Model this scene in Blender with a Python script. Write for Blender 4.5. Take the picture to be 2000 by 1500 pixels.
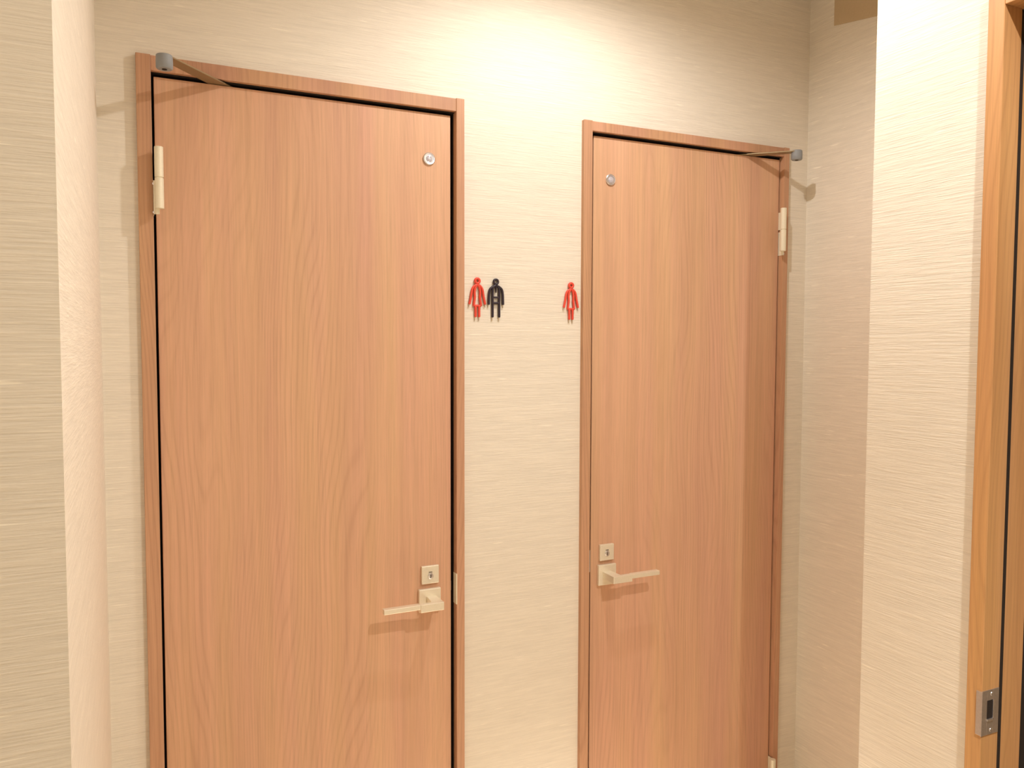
import bpy, bmesh, math, random
from mathutils import Vector, Matrix
random.seed(4)
for o in list(bpy.data.objects): bpy.data.objects.remove(o)
S = bpy.context.scene
COL = S.collection

# ------------------------------------------------------------------ camera
EYE = 1.552
cam_data = bpy.data.cameras.new('camera'); cam = bpy.data.objects.new('camera', cam_data); COL.objects.link(cam)
cam_data.sensor_fit = 'HORIZONTAL'; cam_data.sensor_width = 36.0
cam_data.lens = 36.0 * 1564.5 / 2000.0
cam_data.clip_start = 0.02; cam_data.clip_end = 60
def cam_axes(yaw, pitch, roll):
    cy, sy, cp, sp = math.cos(yaw), math.sin(yaw), math.cos(pitch), math.sin(pitch)
    f = Vector((sy*cp, cy*cp, sp)); r = Vector((cy, -sy, 0)); u = r.cross(f)
    cr, sr = math.cos(roll), math.sin(roll)
    return r*cr + u*sr, u*cr - r*sr, f
r_, u_, f_ = cam_axes(math.radians(25.375), math.radians(-2.929), math.radians(0.1524))
M = Matrix((r_, u_, -f_)).transposed().to_4x4(); M.translation = Vector((0, 0, EYE))
cam.matrix_world = M
S.camera = cam

# ------------------------------------------------------------------ world, exposure
w = bpy.data.worlds.new('world'); S.world = w; w.use_nodes = True
w.node_tree.nodes['Background'].inputs[0].default_value = (0.02, 0.018, 0.015, 1)
w.node_tree.nodes['Background'].inputs[1].default_value = 0.3
S.view_settings.view_transform = 'Standard'; S.view_settings.look = 'None'
S.view_settings.gamma = 1; S.view_settings.use_curve_mapping = False
S.view_settings.exposure = -0.01

# ------------------------------------------------------------------ ceiling lamps and added fill (light only; their fittings are built below)
CEIL = 2.515
LAMPS = [  # x, y, wide-beam watts, wide cone, narrow-beam watts, narrow cone, colour
    (0.875, 1.205, 21.5, 168, 720.0, 30, (1.0, 0.955, 0.92)),
    (0.960, 0.130, 48.0, 160, 105.0, 84, (1.0, 0.945, 0.87)),
    (-0.350, -0.700, 2.0, 165, 90.0, 90, (1.0, 0.95, 0.88)),  # fill lamp added behind the camera
    (0.500, -1.500, 4.0, 165, 90.0, 90, (1.0, 0.95, 0.88)),  # second added fill lamp, out of view
]
def add_lamp(x, y, p, cone, c, blend, soft):
    d = bpy.data.lights.new('downlight_and_fill_lamp', 'SPOT'); d.energy = p; d.color = c
    d.spot_size = math.radians(cone); d.spot_blend = blend; d.shadow_soft_size = soft
    o = bpy.data.objects.new('downlight_and_fill_lamp', d); COL.objects.link(o); o.location = (x, y, CEIL - 0.015)
for x, y, p1, c1, p2, c2, col in LAMPS:
    add_lamp(x, y, p1, c1, col, .6, .011); add_lamp(x, y, p2, c2, col, 1.0, .03)  # the narrow second beam is added to bounce fill off the floor

# ------------------------------------------------------------------ materials
def new_mat(name):
    m = bpy.data.materials.new(name); m.use_nodes = True
    nt = m.node_tree; b = nt.nodes['Principled BSDF']
    return m, nt, b
def N(nt, t, **kw):
    n = nt.nodes.new(t)
    for k, v in kw.items(): setattr(n, k, v)
    return n
def coords(nt, scale, loc=(0,0,0), rot=(0,0,0)):
    tc = N(nt, 'ShaderNodeTexCoord'); mp = N(nt, 'ShaderNodeMapping')
    mp.inputs['Scale'].default_value = scale; mp.inputs['Location'].default_value = loc; mp.inputs['Rotation'].default_value = rot
    nt.links.new(tc.outputs['Object'], mp.inputs['Vector']); return mp
def noise(nt, vec, scale=1, detail=4, rough=.5, dist=0):
    n = N(nt, 'ShaderNodeTexNoise'); n.inputs['Scale'].default_value = scale; n.inputs['Detail'].default_value = detail
    n.inputs['Roughness'].default_value = rough; n.inputs['Distortion'].default_value = dist
    nt.links.new(vec.outputs[0], n.inputs['Vector']); return n
def ramp(nt, src, stops):
    r = N(nt, 'ShaderNodeValToRGB'); e = r.color_ramp.elements
    while len(e) < len(stops): e.new(.5)
    for el, (p, c) in zip(e, stops): el.position = p; el.color = (*c, 1) if len(c) == 3 else c
    nt.links.new(src, r.inputs['Fac']); return r
def mix(nt, a, b, fac, mode='MIX'):
    m = N(nt, 'ShaderNodeMix', data_type='RGBA', blend_type=mode)
    for sock, v in ((m.inputs[0], fac), (m.inputs[6], a), (m.inputs[7], b)):
        if hasattr(v, 'default_value') or isinstance(v, bpy.types.NodeSocket): nt.links.new(v, sock)
        elif isinstance(v, (int, float)): sock.default_value = v
        else: sock.default_value = (*v, 1)
    return m.outputs[2]
def G(v): return (v, v, v)

def wallpaper(name, base, bump=.6, offset=(0,0,0)):
    m, nt, b = new_mat(name)
    fine = noise(nt, coords(nt, (14, 14, 420), offset), 1, 3, .6)
    wide = noise(nt, coords(nt, (5, 5, 120), offset), 1, 3, .55)
    blot = noise(nt, coords(nt, (55, 55, 500), offset), 1, 2, .5)
    slub = noise(nt, coords(nt, (16, 16, 300), (3.1, 1.7, 9)), 1, 1, .4)
    sl = ramp(nt, slub.outputs['Fac'], [(0.0, G(0)), (.71, G(0)), (.77, G(1))])
    c1 = ramp(nt, fine.outputs['Fac'], [(.3, tuple(x*.93 for x in base)), (.72, tuple(min(1, x*1.05) for x in base))])
    c2 = ramp(nt, wide.outputs['Fac'], [(.3, G(.95)), (.7, G(1.0))])
    col = mix(nt, c1.outputs[0], c2.outputs[0], 1.0, 'MULTIPLY')
    col = mix(nt, col, tuple(min(1, x*1.15) for x in base), sl.outputs[0])
    nt.links.new(col, b.inputs['Base Color'])
    b.inputs['Roughness'].default_value = .62; b.inputs['Specular IOR Level'].default_value = .3
    a1 = N(nt, 'ShaderNodeMath', operation='MULTIPLY_ADD'); a1.inputs[1].default_value = .7
    nt.links.new(wide.outputs['Fac'], a1.inputs[0]); nt.links.new(fine.outputs['Fac'], a1.inputs[2])
    a2 = N(nt, 'ShaderNodeMath', operation='MULTIPLY_ADD'); a2.inputs[1].default_value = .35
    nt.links.new(blot.outputs['Fac'], a2.inputs[0]); nt.links.new(a1.outputs[0], a2.inputs[2])
    bp = N(nt, 'ShaderNodeBump'); bp.inputs['Strength'].default_value = bump; bp.inputs['Distance'].default_value = .0012
    nt.links.new(a2.outputs[0], bp.inputs['Height']); nt.links.new(bp.outputs[0], b.inputs['Normal'])
    return m

def wood(name, dark, mid, light, offset=(0,0,0), rot=(0,0,0), fine=1.0):
    m, nt, b = new_mat(name)
    # broad bands, cathedral figure, fine pores; grain runs along local z
    broad = noise(nt, coords(nt, (9, 9, .5), offset, rot), 1, 3, .5, .4)
    warp = noise(nt, coords(nt, (4.5, 4.5, .62), offset, rot), 1, 2, .45)
    wv = N(nt, 'ShaderNodeTexWave', wave_type='BANDS', bands_direction='X'); mp = coords(nt, (1, 1, .05), offset, rot)
    va = N(nt, 'ShaderNodeVectorMath', operation='MULTIPLY_ADD'); va.inputs[1].default_value = (.36, 0, 0)
    nt.links.new(warp.outputs['Color'], va.inputs[0]); nt.links.new(mp.outputs[0], va.inputs[2])
    nt.links.new(va.outputs[0], wv.inputs['Vector']); wv.inputs['Scale'].default_value = 30; wv.inputs['Distortion'].default_value = .9
    wv.inputs['Detail'].default_value = 3; wv.inputs['Detail Scale'].default_value = 3
    pores = noise(nt, coords(nt, (420*fine, 420*fine, 9), offset, rot), 1, 3, .65)
    strk = noise(nt, coords(nt, (120, 120, 1.5), offset, rot), 1, 4, .6)
    base = ramp(nt, broad.outputs['Fac'], [(.28, dark), (.5, mid), (.72, light)])
    fig = ramp(nt, wv.outputs['Fac'], [(0, (.80, .77, .75)), (.16, (.93, .92, .91)), (.45, G(1.0)), (.9, G(1.0)), (1, (1.05, 1.05, 1.05))])
    st = ramp(nt, strk.outputs['Fac'], [(.30, G(.91)), (.66, G(1.03))])
    po = ramp(nt, pores.outputs['Fac'], [(.3, G(.88)), (.55, G(1.0))])
    hue = noise(nt, coords(nt, (13, 13, .8), (offset[0]+4, offset[1], offset[2]+2), rot), 1, 2, .5)
    hr = ramp(nt, hue.outputs['Fac'], [(.35, (1.0, .97, 1.0)), (.65, (1.0, 1.02, .94))])
    fm = noise(nt, coords(nt, (3.2, 3.2, .5), (offset[0]+9, 0, 1), rot), 1, 2, .5)
    fr = ramp(nt, fm.outputs['Fac'], [(.42, G(.06)), (.66, G(.55))])
    c = mix(nt, base.outputs[0], hr.outputs[0], 1.0, 'MULTIPLY')
    c = mix(nt, c, fig.outputs[0], fr.outputs[0], 'MULTIPLY')
    c = mix(nt, c, st.outputs[0], .9, 'MULTIPLY'); c = mix(nt, c, po.outputs[0], .8, 'MULTIPLY')
    nt.links.new(c, b.inputs['Base Color'])
    b.inputs['Roughness'].default_value = .46; b.inputs['Specular IOR Level'].default_value = .35
    bp = N(nt, 'ShaderNodeBump'); bp.inputs['Strength'].default_value = .12; bp.inputs['Distance'].default_value = .0006
    nt.links.new(pores.outputs['Fac'], bp.inputs['Height']); nt.links.new(bp.outputs[0], b.inputs['Normal'])
    return m

def plain(name, col, rough=.5, metal=0, spec=.5, grain=0, coat=0):
    m, nt, b = new_mat(name)
    if grain:
        n = noise(nt, coords(nt, (300, 300, 300)), 1, 2, .5)
        r = ramp(nt, n.outputs['Fac'], [(.3, tuple(x*(1-grain) for x in col)), (.7, col)])
        nt.links.new(r.outputs[0], b.inputs['Base Color'])
    else: b.inputs['Base Color'].default_value = (*col, 1)
    b.inputs['Roughness'].default_value = rough; b.inputs['Metallic'].default_value = metal; b.inputs['Specular IOR Level'].default_value = spec
    b.inputs['Coat Weight'].default_value = coat
    return m

WALL = (.88, .808, .690)
M_WALL = wallpaper('wallpaper', WALL, .75)
M_WALLR = wallpaper('wallpaper_right', WALL, .9, (1.3, 4.2, .7))
D_, MI, L_ = (.65, .370, .248), (.710, .418, .270), (.755, .460, .290)
M_DOOR = wood('door_wood', D_, MI, L_, (2.1, 0, .35))
M_DOOR2 = wood('door_wood_second', D_, MI, L_, (5.37, 0, 1.9))
M_FRAME = wood('frame_wood', (.51, .275, .170), (.585, .325, .198), (.64, .365, .222), (.3, .2, .1))
M_HEAD = wood('head_wood', (.51, .275, .170), (.585, .325, .198), (.64, .365, .222), (.9, .2, .1), (0, math.pi/2, 0))
M_FRAME3 = wood('side_frame_wood', (.54, .27, .11), (.64, .34, .145), (.70, .40, .175), (7.3, 1.2, .6))
M_DARK = plain('dark_gap', (.02, .012, .008), .9)
M_NICKEL = plain('champagne_nickel', (.93, .86, .70), .33, .40, grain=.04)
M_HINGE = plain('hinge_metal', (.90, .84, .66), .42, .15, grain=.04)
M_CHROME = plain('silver_metal', (.74, .72, .74), .25, .9)
M_STEEL = plain('brushed_steel', (.62, .58, .56), .36, .85, grain=.1)
M_ARM = plain('arm_metal', (.34, .26, .15), .38, .6)
M_RUBBER = plain('grey_rubber', (.28, .295, .31), .55)
M_GLASS = plain('lens_glass', (.62, .60, .68), .08, .3, coat=1)
M_RED = plain('red_enamel', (.84, .085, .05), .4, grain=.08)
M_NAVY = plain('black_enamel', (.028, .018, .030), .4, grain=.1)
M_TIP = plain('pale_tip', (.70, .60, .45), .4, .1)
M_FLOOR = wood('floor_wood', (.66, .54, .40), (.72, .60, .45), (.78, .66, .50), (0, 0, 0), (math.pi/2, 0, 0))
M_CEIL = plain('ceiling_paint', (.92, .89, .84), .8, grain=.03)
M_TRIMW = plain('white_fitting', (.8, .78, .74), .4)
M_TAN = plain('tan_surface', (.60, .46, .28), .55, grain=.05)
mg, nt, bb = new_mat('lamp_glow'); bb.inputs['Emission Color'].default_value = (1, .9, .75, 1); bb.inputs['Emission Strength'].default_value = 8

# ------------------------------------------------------------------ mesh helpers
def finish(name, bm, mat, parent=None, base=(0,0,0), smooth=False, bevel=0):
    bmesh.ops.recalc_face_normals(bm, faces=bm.faces)
    me = bpy.data.meshes.new(name)
    bmesh.ops.translate(bm, verts=bm.verts, vec=-Vector(base))
    bm.to_mesh(me); bm.free(); me.materials.append(mat)
    o = bpy.data.objects.new(name, me); COL.objects.link(o)
    if parent: o.parent = parent
    else: o.location = base
    if smooth:
        for p in me.polygons: p.use_smooth = True
        me.set_sharp_from_angle(angle=math.radians(40))
    if bevel:
        b = o.modifiers.new('bevel', 'BEVEL'); b.width = bevel; b.segments = 2; b.limit_method = 'ANGLE'; b.angle_limit = math.radians(50)
    return o
def box(bm, x0, x1, y0, y1, z0, z1):
    vs = [bm.verts.new((x, y, z)) for x in (x0, x1) for y in (y0, y1) for z in (z0, z1)]
    for f in ((0,1,3,2), (4,6,7,5), (0,4,5,1), (2,3,7,6), (0,2,6,4), (1,5,7,3)): bm.faces.new([vs[i] for i in f])
def boxes(*bs):
    bm = bmesh.new()
    for b in bs: box(bm, *b)
    return bm
def lathe(bm, c, axis, prof, n=40):
    """prof: (radius, height along axis); axis 'y' points towards the viewer (-Y), axis 'z' up"""
    rings = []
    for rad, h in prof:
        ring = []
        for k in range(n):
            a = 2*math.pi*k/n; p = (math.cos(a)*rad, math.sin(a)*rad)
            v = (c[0]+p[0], c[1]-h, c[2]+p[1]) if axis == 'y' else (c[0]+p[0], c[1]+p[1], c[2]+h)
            ring.append(bm.verts.new(v))
        rings.append(ring)
    for a, b in zip(rings, rings[1:]):
        for k in range(n): bm.faces.new((a[k], a[(k+1) % n], b[(k+1) % n], b[k]))
    bm.faces.new(rings[0][::-1]); bm.faces.new(rings[-1])
def sweep(bm, pts, rad, flat=1.0, n=12, y=0, closed=False):
    """tube along a path of (x, z) points in a plane at depth y"""
    P = [Vector((p[0], p[1])) for p in pts]; rings = []; m = len(P)
    rads = rad if isinstance(rad, (list, tuple)) else [rad]*m
    for i, p in enumerate(P):
        if closed: t = P[(i+1) % m] - P[i-1]
        else: t = P[min(i+1, m-1)] - P[max(i-1, 0)]
        t.normalize(); nn = Vector((-t.y, t.x))
        rings.append([bm.verts.new((p.x + nn.x*math.cos(a)*rads[i], y - math.sin(a)*rads[i]*flat, p.y + nn.y*math.cos(a)*rads[i]))
                      for a in (2*math.pi*k/n for k in range(n))])
    pairs = list(zip(rings, rings[1:])) + ([(rings[-1], rings[0])] if closed else [])
    for a, b in pairs:
        for k in range(n): bm.faces.new((a[k], a[(k+1) % n], b[(k+1) % n], b[k]))
    if not closed:
        for ring, i, s in ((rings[0], 0, 1), (rings[-1], m-1, -1)):
            t = (P[1]-P[0] if i == 0 else P[-1]-P[-2]).normalized()*(-1 if i == 0 else 1)
            q = P[i] + t*rads[i]*.45
            cap = [bm.verts.new((q.x + (v.co.x-P[i].x)*.6, y + (v.co.y-y)*.6, q.y + (v.co.z-P[i].y)*.6)) for v in ring]
            for k in range(n): bm.faces.new((ring[k], ring[(k+1) % n], cap[(k+1) % n], cap[k]))
            bm.faces.new(cap)
def smooth_path(pts, k=5):
    out = []
    for i in range(len(pts)-1):
        p0 = pts[max(i-1, 0)]; p1 = pts[i]; p2 = pts[i+1]; p3 = pts[min(i+2, len(pts)-1)]
        for j in range(k):
            t = j/k
            out.append(tuple(.5*((2*p1[a]) + (-p0[a]+p2[a])*t + (2*p0[a]-5*p1[a]+4*p2[a]-p3[a])*t*t + (-p0[a]+3*p1[a]-3*p2[a]+p3[a])*t**3) for a in (0, 1)))
    out.append(tuple(pts[-1])); return out
def empty(name, base, label, cat=None, kind=None, group=None):
    o = bpy.data.objects.new(name, None); COL.objects.link(o); o.location = base; o.empty_display_size = .05
    tag(o, label, cat, kind, group); return o
def tag(o, label=None, cat=None, kind=None, group=None):
    if label: o['label'] = label
    if cat: o['category'] = cat
    if kind: o['kind'] = kind
    if group: o['group'] = group
    return o

# ------------------------------------------------------------------ room shell
YB = 1.700          # back wall face
XL = -0.0507        # left side wall of the alcove
YP = 0.723          # front face of the left wall block
XR = 1.310          # bright right wall
YS = 1.124          # where the right wall steps back into the recess
XC = 1.720          # recess side wall
H = CEIL + .02
def structure(name, bm, mat, label, cat='wall', **k): return tag(finish(name, bm, mat, **k), label, cat, 'structure')

# frame sizes of the two toilet doors: outer left, inner left, inner right, outer right, frame top, opening top
DOORS = [(.0165, .0425, .6621, .6817, 2.0955, 2.0662), (.9910, 1.0147, 1.6250, 1.6430, 2.0885, 2.0640)]
a, b = DOORS
structure('wall_back', boxes((XL, a[0], YB, 1.84, 0, H), (a[3], b[0], YB, 1.84, 0, H), (b[3], XC, YB, 1.84, 0, H),
          (a[0], a[3], YB, 1.84, a[4], H), (b[0], b[3], YB, 1.84, b[4], H)), M_WALL,
          'beige wall behind the two toilet doors, with fine horizontal fibres')
structure('wall_left', boxes((-1.3, XL, YP, 1.84, 0, H)), M_WALL, 'beige wall at the left edge, its bright narrow side beside the left door')
structure('wall_right', boxes((XR, 1.90, .8935, YS, 0, H), (XR, 1.41, -2.3, .10, 0, H), (XR, 1.41, .10, .8935, 2.1320, H)), M_WALLR,
          'bright beige wall on the right beside the wooden door frame')
structure('wall_recess', boxes((XC, 1.90, YS, 1.84, 0, H)), M_WALLR, 'shaded beige side wall between the right toilet door and the bright wall')
structure('wall_corridor', boxes((-1.42, -1.3, -2.3, YP, 0, H)), M_WALL, 'beige far wall of the corridor')
structure('wall_rear', boxes((-1.42, 1.41, -2.42, -2.3, 0, H)), M_WALL, 'beige wall at the corridor end')
structure('wall_storeroom', boxes((2.3, 2.4, -.4, .8935, 0, H), (1.41, 2.4, -.5, -.4, 0, H), (1.90, 2.4, .8935, 1.0, 0, H)), M_TAN, 'walls of the dark room behind the right door frame')
structure('floor', boxes((-1.42, 2.4, -2.42, 2.0, -.08, 0)), M_FLOOR, 'brown floor', 'floor')
structure('ceiling', boxes((-1.42, 2.4, -2.42, 2.0, CEIL, CEIL+.08)), M_CEIL, 'cream ceiling', 'ceiling')
structure('wall_cubicle', boxes((XL, 1.90, 2.02, 2.1, 0, H), (.80, .86, 1.84, 2.02, 0, H), (XL-.1, XL, 1.84, 2.1, 0, H), (1.90, 2.0, 1.84, 2.1, 0, H)), M_WALL, 'walls of the cubicles behind the doors')

# ------------------------------------------------------------------ toilet doors
YF = 1.688         # front of the frames
YD = 1.7030        # front of the leaves
def make_door(name, fr, leaf, mats, side, label, leaf_mat):
    """side = +1: hinges on the left, handle on the right; -1: mirrored"""
    ol, il, ir, orr, top, open_top = fr; x0, x1, ltop = leaf
    base = ((ol+orr)/2, YB, 0); D = empty(name, base, label, 'door', 'structure')
    def part(n, bm, mat, parent, lab=None, smooth=False, bevel=0):
        o = finish(n, bm, mat, parent, base, smooth, bevel)
        if lab: o['label'] = lab
        return o
    # jambs with rebate and stop, head set between them a hair further back
    for n_, (p, q, inn) in (('side_jamb', (ol, il, 1)), ('side_jamb', (ir, orr, -1))):
        bm = bmesh.new(); box(bm, p, q, YF, 1.84, 0, top)
        s0, s1 = (q, q+.013) if inn > 0 else (p-.013, p)
        box(bm, s0, s1, YD+.038, 1.84, 0, open_top)
        part(n_, bm, M_FRAME, D, bevel=.0012)
    bm = bmesh.new(); box(bm, il, ir, YF+.0012, 1.84, open_top, top-.0012); box(bm, il, ir, YD+.038, 1.84, open_top-.013, open_top)
    part('head_jamb', bm, M_HEAD, D, bevel=.0010)
    # black strips lining the rebate, standing in for the shade in the gap
    bm = bmesh.new(); g0, g1 = YD+.004, YD+.0378
    box(bm, il+.0001, il+.0012, g0, g1, 0, open_top-.0012); box(bm, ir-.0012, ir-.0001, g0, g1, 0, open_top-.0012); box(bm, il+.0001, ir-.0001, g0-.008, g1, open_top-.0012, open_top-.0001)
    box(bm, il+.0012, il+.0125, g1-.001, g1+.0001, 0, open_top-.0012); box(bm, ir-.0125, ir-.0012, g1-.001, g1+.0001, 0, open_top-.0012); box(bm, il+.0125, ir-.0125, g1-.001, g1+.0001, open_top-.0125, open_top-.0012)
    part('gap_shade', bm, M_DARK, D)
    # leaf
    bm = bmesh.new(); box(bm, x0, x1, YD, YD+.036, .008, ltop)
    lf = part('door_leaf', bm, leaf_mat, D, bevel=.0010)
    # lock side hardware
    s = 1 if side > 0 else -1
    hx, hz = (.5995, .970) if side > 0 else (1.0705, .9705)
    kx, kz = (.6010, 1.0275) if side > 0 else (1.0700, 1.0270)
    vx, vz = (.6025, 1.9585) if side > 0 else (1.0745, 1.9545)
    bm = bmesh.new(); box(bm, hx-.026, hx+.026, YD-.010, YD, hz-.026, hz+.026)
    part('handle_plate', bm, M_NICKEL, lf, 'square champagne metal handle plate', bevel=.0018)
    # lever: square neck, thick knuckle, long thin arm, one mesh
    yo, yi = YD-.062, YD-.050
    e = hx + s*.0145
    prof = [(e, yo), (e, YD-.010), (hx - s*.006, YD-.010), (hx - s*.010, yi+.002), (hx - s*.016, yi), ]
    def prism(bm, poly, z0, z1):
        lo = [bm.verts.new((p[0], p[1], z0)) for p in poly]; hi = [bm.verts.new((p[0], p[1], z1)) for p in poly]
        bm.faces.new(lo[::-1]); bm.faces.new(hi)
        for i in range(len(poly)):
            j = (i+1) % len(poly); bm.faces.new((lo[i], lo[j], hi[j], hi[i]))
    bm = bmesh.new()
    prism(bm, [(e, yo), (e, YD-.010), (hx - s*.008, YD-.010), (hx - s*.012, yi), (hx - s*.040, yi), (hx - s*.040, yo)], hz-.0085, hz+.0095)
    prism(bm, [(hx - s*.040, yo+.0004), (hx - s*.040, yi+.003), (hx - s*.1225, yi+.003), (hx - s*.1225, yo+.0004)], hz-.0015, hz+.0094)
    part('lever', bm, M_NICKEL, lf, 'champagne metal lever with stepped underside', bevel=.0012)
    bm = bmesh.new(); box(bm, kx-.0205, kx+.0205, YD-.008, YD, kz-.0205, kz+.0205)
    part('lock_plate', bm, M_NICKEL, lf, 'small square lock plate', bevel=.0015)
    bm = bmesh.new(); lathe(bm, (kx, YD-.008, kz-.003), 'y', [(.0068, 0), (.0068, .0012), (.0058, .0018)], 28)
    box(bm, kx-.0046, kx+.0046, YD-.0102, YD-.0098, kz+.0040, kz+.0049)
    kc = part('key_cylinder', bm, M_CHROME, lf, smooth=True)
    bm = bmesh.new(); box(bm, kx-.0007, kx+.0007, YD-.0104, YD-.0096, kz-.0072, kz+.0012); box(bm, kx-.0040, kx+.0040, YD-.0088, YD-.0078, kz+.0058, kz+.0068)
    part('keyhole', bm, M_DARK, lf, 'dark key slot')
    # viewer disc
    bm = bmesh.new(); lathe(bm, (vx, YD, vz), 'y', [(.0138, 0), (.0138, .0030), (.0122, .0042), (.0100, .0040), (.0092, .0026)], 48)
    part('door_viewer', bm, M_CHROME, lf, 'round silver rim', smooth=True)
    bm = bmesh.new(); lathe(bm, (vx, YD-.0024, vz), 'y', [(.0078, 0), (.0070, .0016), (.0045, .0026), (.0015, .0029)], 40)
    part('viewer_lens', bm, M_GLASS, lf, 'round glass lens', smooth=True)
    # latch bolt and strike on the lock side jamb
    if side > 0:
        bm = bmesh.new(); box(bm, x1-.001, x1+.004, YD+.010, YD+.026, .980, 1.002); part('latch_bolt', bm, M_STEEL, lf)
        bm = bmesh.new(); box(bm, ir-.0014, ir+.001, YF-.0004, YD+.0035, .953, 1.024)
        part('strike_plate', bm, M_HINGE, D, 'thin pale metal strike plate on the jamb', bevel=.0004)
    else:
        bm = bmesh.new(); box(bm, il-.0012, il+.0012, YF-.0006, YD+.020, .985, 1.040)
        part('strike_plate', bm, M_STEEL, D, bevel=.0004)
    # hinges: barrel in two knuckles, two leaves wrapping jamb and door
    xb = .0530 if side > 0 else 1.6095
    for zc in (1.863, .325):
        Hg = None
        bm = bmesh.new()
        for z0, z1 in ((zc-.0585, zc-.0012), (zc+.0002, zc+.0575)):
            lathe(bm, (xb, 1.6720, z0), 'z', [(.0074, 0), (.0080, .0006), (.0080, z1-z0-.0006), (.0074, z1-z0)], 26)
        lathe(bm, (xb, 1.6720, zc-.0020), 'z', [(.0066, 0), (.0066, .003)], 20)
        Hg = part('hinge', bm, M_HINGE, D, smooth=True)
        xj = il if side > 0 else ir; xd = x0 if side > 0 else x1
        bm = bmesh.new()                          # upper leaf to the door edge, lower leaf to the jamb
        def strap(xa, z0, z1, w0):
            lo = [(xb, 1.6790), (xb + s*w0, 1.6790), (xa, 1.6850), (xa, 1.735), (xa - s*.0012, 1.735), (xa - s*.0012, 1.6840), (xb, 1.6775)]
            prism(bm, lo, z0, z1)
        strap(xd - s*.0002, zc+.002, zc+.050, -.004)
        strap(xj + s*.0014, zc-.068, zc-.004, -.006)
        part('hinge_leaf', bm, M_HINGE, Hg, bevel=.0003)
        bm = bmesh.new(); lathe(bm, (xj + s*.0012, 1.6850, zc-.010), 'y', [(.0028, -.001), (.0028, .0010), (.0015, .0018)], 16)
        lathe(bm, (xj + s*.0012, 1.6850, zc-.064), 'y', [(.0028, -.001), (.0028, .0010), (.0015, .0018)], 16)
        part('hinge_screw', bm, M_CHROME, Hg, smooth=True)
    # door stop: flat bar lying on the top edge of the leaf, round rubber buffer hanging at its tip
    zb = ltop + .0006
    A = Vector((.1740, YD+.012)) if side > 0 else Vector((1.5000, YD+.012))
    B = Vector((.0625, 1.5850)) if side > 0 else Vector((1.5985, 1.6170))
    d = (B-A).normalized(); nrm = Vector((-d.y, d.x)); hw = .0160
    A2 = A - d*.030; 
    poly = [A2+nrm*hw, B+nrm*hw*.8, B-nrm*hw*.8, A2-nrm*hw]
    bm = bmesh.new(); prism(bm, [(p.x, p.y) for p in poly], zb, zb+.0026)
    part('stop_arm', bm, M_ARM, lf, 'flat brown metal door stop arm', bevel=.0004)
    bm = bmesh.new(); lathe(bm, (B.x, B.y, zb-.0205), 'z', [(.0125, 0), (.0142, .0020), (.0145, .012), (.0140, .0235), (.0125, .0250)], 36)
    bu = part('rubber_buffer', bm, M_RUBBER, lf, 'grey rubber buffer on the arm tip', smooth=True)
    bm = bmesh.new(); lathe(bm, (B.x, B.y, zb-.0212), 'z', [(.0045, 0), (.0045, .0012)], 20)
    part('buffer_screw', bm, M_DARK, lf)
    return D
make_door('door_1', DOORS[0], (.0474, .6535, 2.0590), None, 1,
          'wider wooden toilet door on the left with hinges on its left side', M_DOOR)
make_door('door_2', DOORS[1], (1.0262, 1.6215, 2.0570), None, -1,
          'wooden toilet door on the right with its lever pointing right', M_DOOR2)

# ------------------------------------------------------------------ side door frame on the right wall
YJ = .865
XJ = 1.300          # front of the casing
base3 = (XJ, YJ, 0)
D3 = empty('door_3', base3, 'orange wood door frame in the bright wall at the right edge', 'door', 'structure')
def part3(n, bm, mat, lab=None, bevel=0, smooth=False):
    o = finish(n, bm, mat, D3, base3, smooth, bevel)
    if lab: o['label'] = lab
    return o
bm = boxes((XJ, XJ+.0455, YJ, .8935, 0, 2.132), (XJ+.0545, XJ+.110, YJ+.0015, .8935, 0, 2.107), (XJ+.0455, XJ+.0545, YJ+.024, .8935, 0, 2.107))
part3('side_jamb', bm, M_FRAME3, bevel=.0012)
bm = boxes((XJ, XJ+.0470, .10, .1285, 0, 2.132), (XJ+.0530, XJ+.110, .10, .127, 0, 2.107), (XJ+.0470, XJ+.0530, .10, .118, 0, 2.107))
part3('side_jamb', bm, M_FRAME3, bevel=.0012)
part3('gap_shade', boxes((XJ+.0456, XJ+.0544, YJ+.0006, YJ+.0238, 0, 2.1068), (XJ+.1102, XJ+.180, YJ+.006, YJ+.0284, 0, 2.1068)), M_DARK)  # black strips painting shade into the groove and past the jamb
bm = boxes((XJ, XJ+.110, .1285, YJ, 2.107, 2.132))
part3('head_jamb', bm, M_FRAME3, bevel=.0012)
# strike plate, lip turned over the jamb corner
def strike():
    z0, z1 = .8815, .9600
    bm = bmesh.new(); t = .0016
    X0, X1 = XJ, XJ+.0430
    hx0, hx1, hz0, hz1 = XJ+.012, XJ+.028, .9060, .9420
    for c in ((X0-t, hx0, YJ-t, YJ, z0, z1), (hx1, X1, YJ-t, YJ, z0, z1), (hx0, hx1, YJ-t, YJ, hz1, z1), (hx0, hx1, YJ-t, YJ, z0, hz0),
              (X0-t, X0, YJ, YJ+.0095, z0+.001, z1-.001)): box(bm, *c)
    return bm
sp = part3('strike_plate', strike(), M_STEEL, 'grey steel strike plate with a bolt hole', bevel=.0005)
def sub(n, bm, mat, parent, smooth=False, bevel=0): return finish(n, bm, mat, parent, base3, smooth, bevel)
sub('bolt_hole', boxes((XJ+.0118, XJ+.0282, YJ-.0012, YJ-.0003, .9058, .9422)), M_DARK, sp)
sub('strike_box', boxes((XJ+.0262, XJ+.0282, YJ-.0034, YJ-.0012, .9080, .9410), (XJ+.0120, XJ+.0282, YJ-.0034, YJ-.0012, .9060, .9100)), M_CHROME, sp, bevel=.0003)
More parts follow.
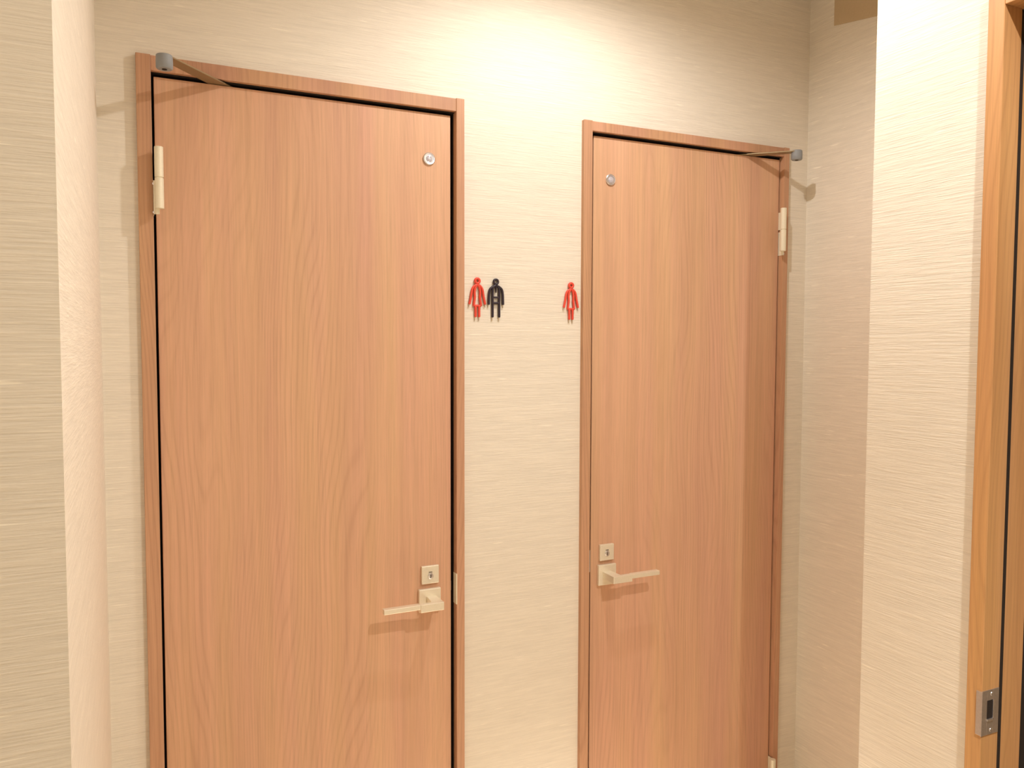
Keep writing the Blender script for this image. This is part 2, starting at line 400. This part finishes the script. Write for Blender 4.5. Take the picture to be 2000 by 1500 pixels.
for zc in (.9525, .8890):
    bm = bmesh.new(); lathe(bm, (XJ+.0235, YJ-.0015, zc), 'y', [(.0036, 0), (.0030, .0010), (.0012, .0014)], 20); sub('screw', bm, M_CHROME, sp, True)

# thin tan sheet added high in the recess, lower edge sloping
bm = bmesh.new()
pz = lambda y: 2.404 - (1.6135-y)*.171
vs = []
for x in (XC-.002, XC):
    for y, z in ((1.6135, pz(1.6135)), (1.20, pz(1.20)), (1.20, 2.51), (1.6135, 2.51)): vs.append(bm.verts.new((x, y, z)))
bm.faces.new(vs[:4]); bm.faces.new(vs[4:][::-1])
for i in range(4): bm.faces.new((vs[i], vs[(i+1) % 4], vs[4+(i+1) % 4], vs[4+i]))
tag(finish('tan_patch', bm, M_TAN, base=(XC, 1.45, 2.4)), 'tan rectangular patch high on the shaded wall above the right door', 'panel')

# ------------------------------------------------------------------ pictograms
UX, UZ = .000167, .000152
def pictogram(name, px, pz_, strokes, ring, tips, mat, label, group=None):
    base = (px, YB, pz_)
    T = empty(name, base, label, 'toilet sign', group=group)
    yy = YB - .0042
    def P(p): return (px + p[0]*UX, pz_ - p[1]*UZ)
    bm = bmesh.new()
    cx, cy, R_, tr = ring
    sweep(bm, [(px + (cx + R_*math.cos(a))*UX, pz_ - (cy + R_*1.08*math.sin(a))*UZ) for a in (2*math.pi*k/28 for k in range(28))], tr*UX, 1.1, y=yy, closed=True)
    finish('head', bm, mat, T, base, True)
    bm = bmesh.new()
    for st, r0 in strokes:
        pts = smooth_path([P(p) for p in st]) if len(st) > 2 else [P(p) for p in st]
        rr = [r0[0] + (r0[1]-r0[0])*i/(len(pts)-1) for i in range(len(pts))] if isinstance(r0, tuple) else [r0]*len(pts)
        sweep(bm, pts, [v*UX for v in rr], 1.1, y=yy)
    finish('body', bm, mat, T, base, True)
    for nm, a, b_ in tips:
        bm = bmesh.new(); sweep(bm, [P(a), P(b_)], [9*UX, 6*UX], 1.0, y=YB-.0016); finish(nm, bm, M_TIP, T, base, True)
    return T
def mir(l): return [(-x, y) for x, y in l]
wl = [(-4,52), (-48,80), (-76,130), (-92,225), (-116,345)]
wt = [(-3,55), (-30,100), (-41,170), (-38,250), (-47,320), (-52,372)]
woman = [(wl, (15, 17)), (mir(wl), (15, 17)), (wt, 17), (mir(wt), 17), ([(-54,372), (54,372)], 15), ([(-27,372), (-27,535)], 17), ([(27,372), (27,535)], 17)]
wtips = [('hand', (-119,352), (-123,388)), ('hand', (119,352), (123,388)), ('foot', (-28,545), (-30,592)), ('foot', (28,545), (30,592))]
ml = [(-4,52), (-58,82), (-92,122), (-104,200), (-108,340)]
man = [(ml, (15, 18)), (mir(ml), (15, 18)), ([(-50,95), (-50,532)], 17), ([(50,95), (50,532)], 17), ([(-50,236), (50,236)], 13), ([(-50,322), (50,322)], 15),
       ([(0,52), (0,110), (0,165)], (17, 7)), ([(-45,95), (0,52)], 14), ([(45,95), (0,52)], 14)]
mtips = [('hand', (-110,350), (-114,388)), ('hand', (110,350), (114,388)), ('foot', (-51,542), (-53,592)), ('foot', (51,542), (53,592))]
pictogram('woman_pictogram', .7160, EYE+.1415, woman, (0, 0, 32, 18), wtips, M_RED, 'small red woman figure beside the black man figure, right of the left door')
pictogram('man_pictogram', .7625, EYE+.1410, man, (0, 0, 33, 15), mtips, M_NAVY, 'small black man figure with braces, right of the left door')
pictogram('woman_pictogram', .9615, EYE+.1390, woman, (0, 0, 32, 18), wtips, M_RED, 'lone small red woman figure at the left edge of the right door frame')

# ------------------------------------------------------------------ downlight fittings, the last two made for the added fill lamps
names = ['ceiling downlight in front of the two toilet doors', 'ceiling downlight over the corridor near the right door frame',
         'added fill downlight further back in the corridor on the right', 'added fill downlight further back in the corridor on the left']
for (x, y, *_), lab in zip(LAMPS, names):
    base = (x, y, CEIL); T = empty('downlight', base, lab, 'ceiling light', group='corridor downlights')
    bm = bmesh.new(); n = 40
    prof = [(.030, 0), (.030, -.006), (.046, -.006), (.048, -.003), (.048, 0)]
    rings = [[bm.verts.new((x+r*math.cos(2*math.pi*k/n), y+r*math.sin(2*math.pi*k/n), CEIL+h)) for k in range(n)] for r, h in prof]
    for i in range(len(rings)):
        p, q = rings[i], rings[(i+1) % len(rings)]
        for k in range(n): bm.faces.new((p[k], p[(k+1) % n], q[(k+1) % n], q[k]))
    finish('trim_ring', bm, M_TRIMW, T, base, True)
    bm = bmesh.new(); lathe(bm, (x, y, CEIL-.003), 'z', [(.029, 0), (.029, .002)], 40); finish('diffuser', bm, mg, T, base)
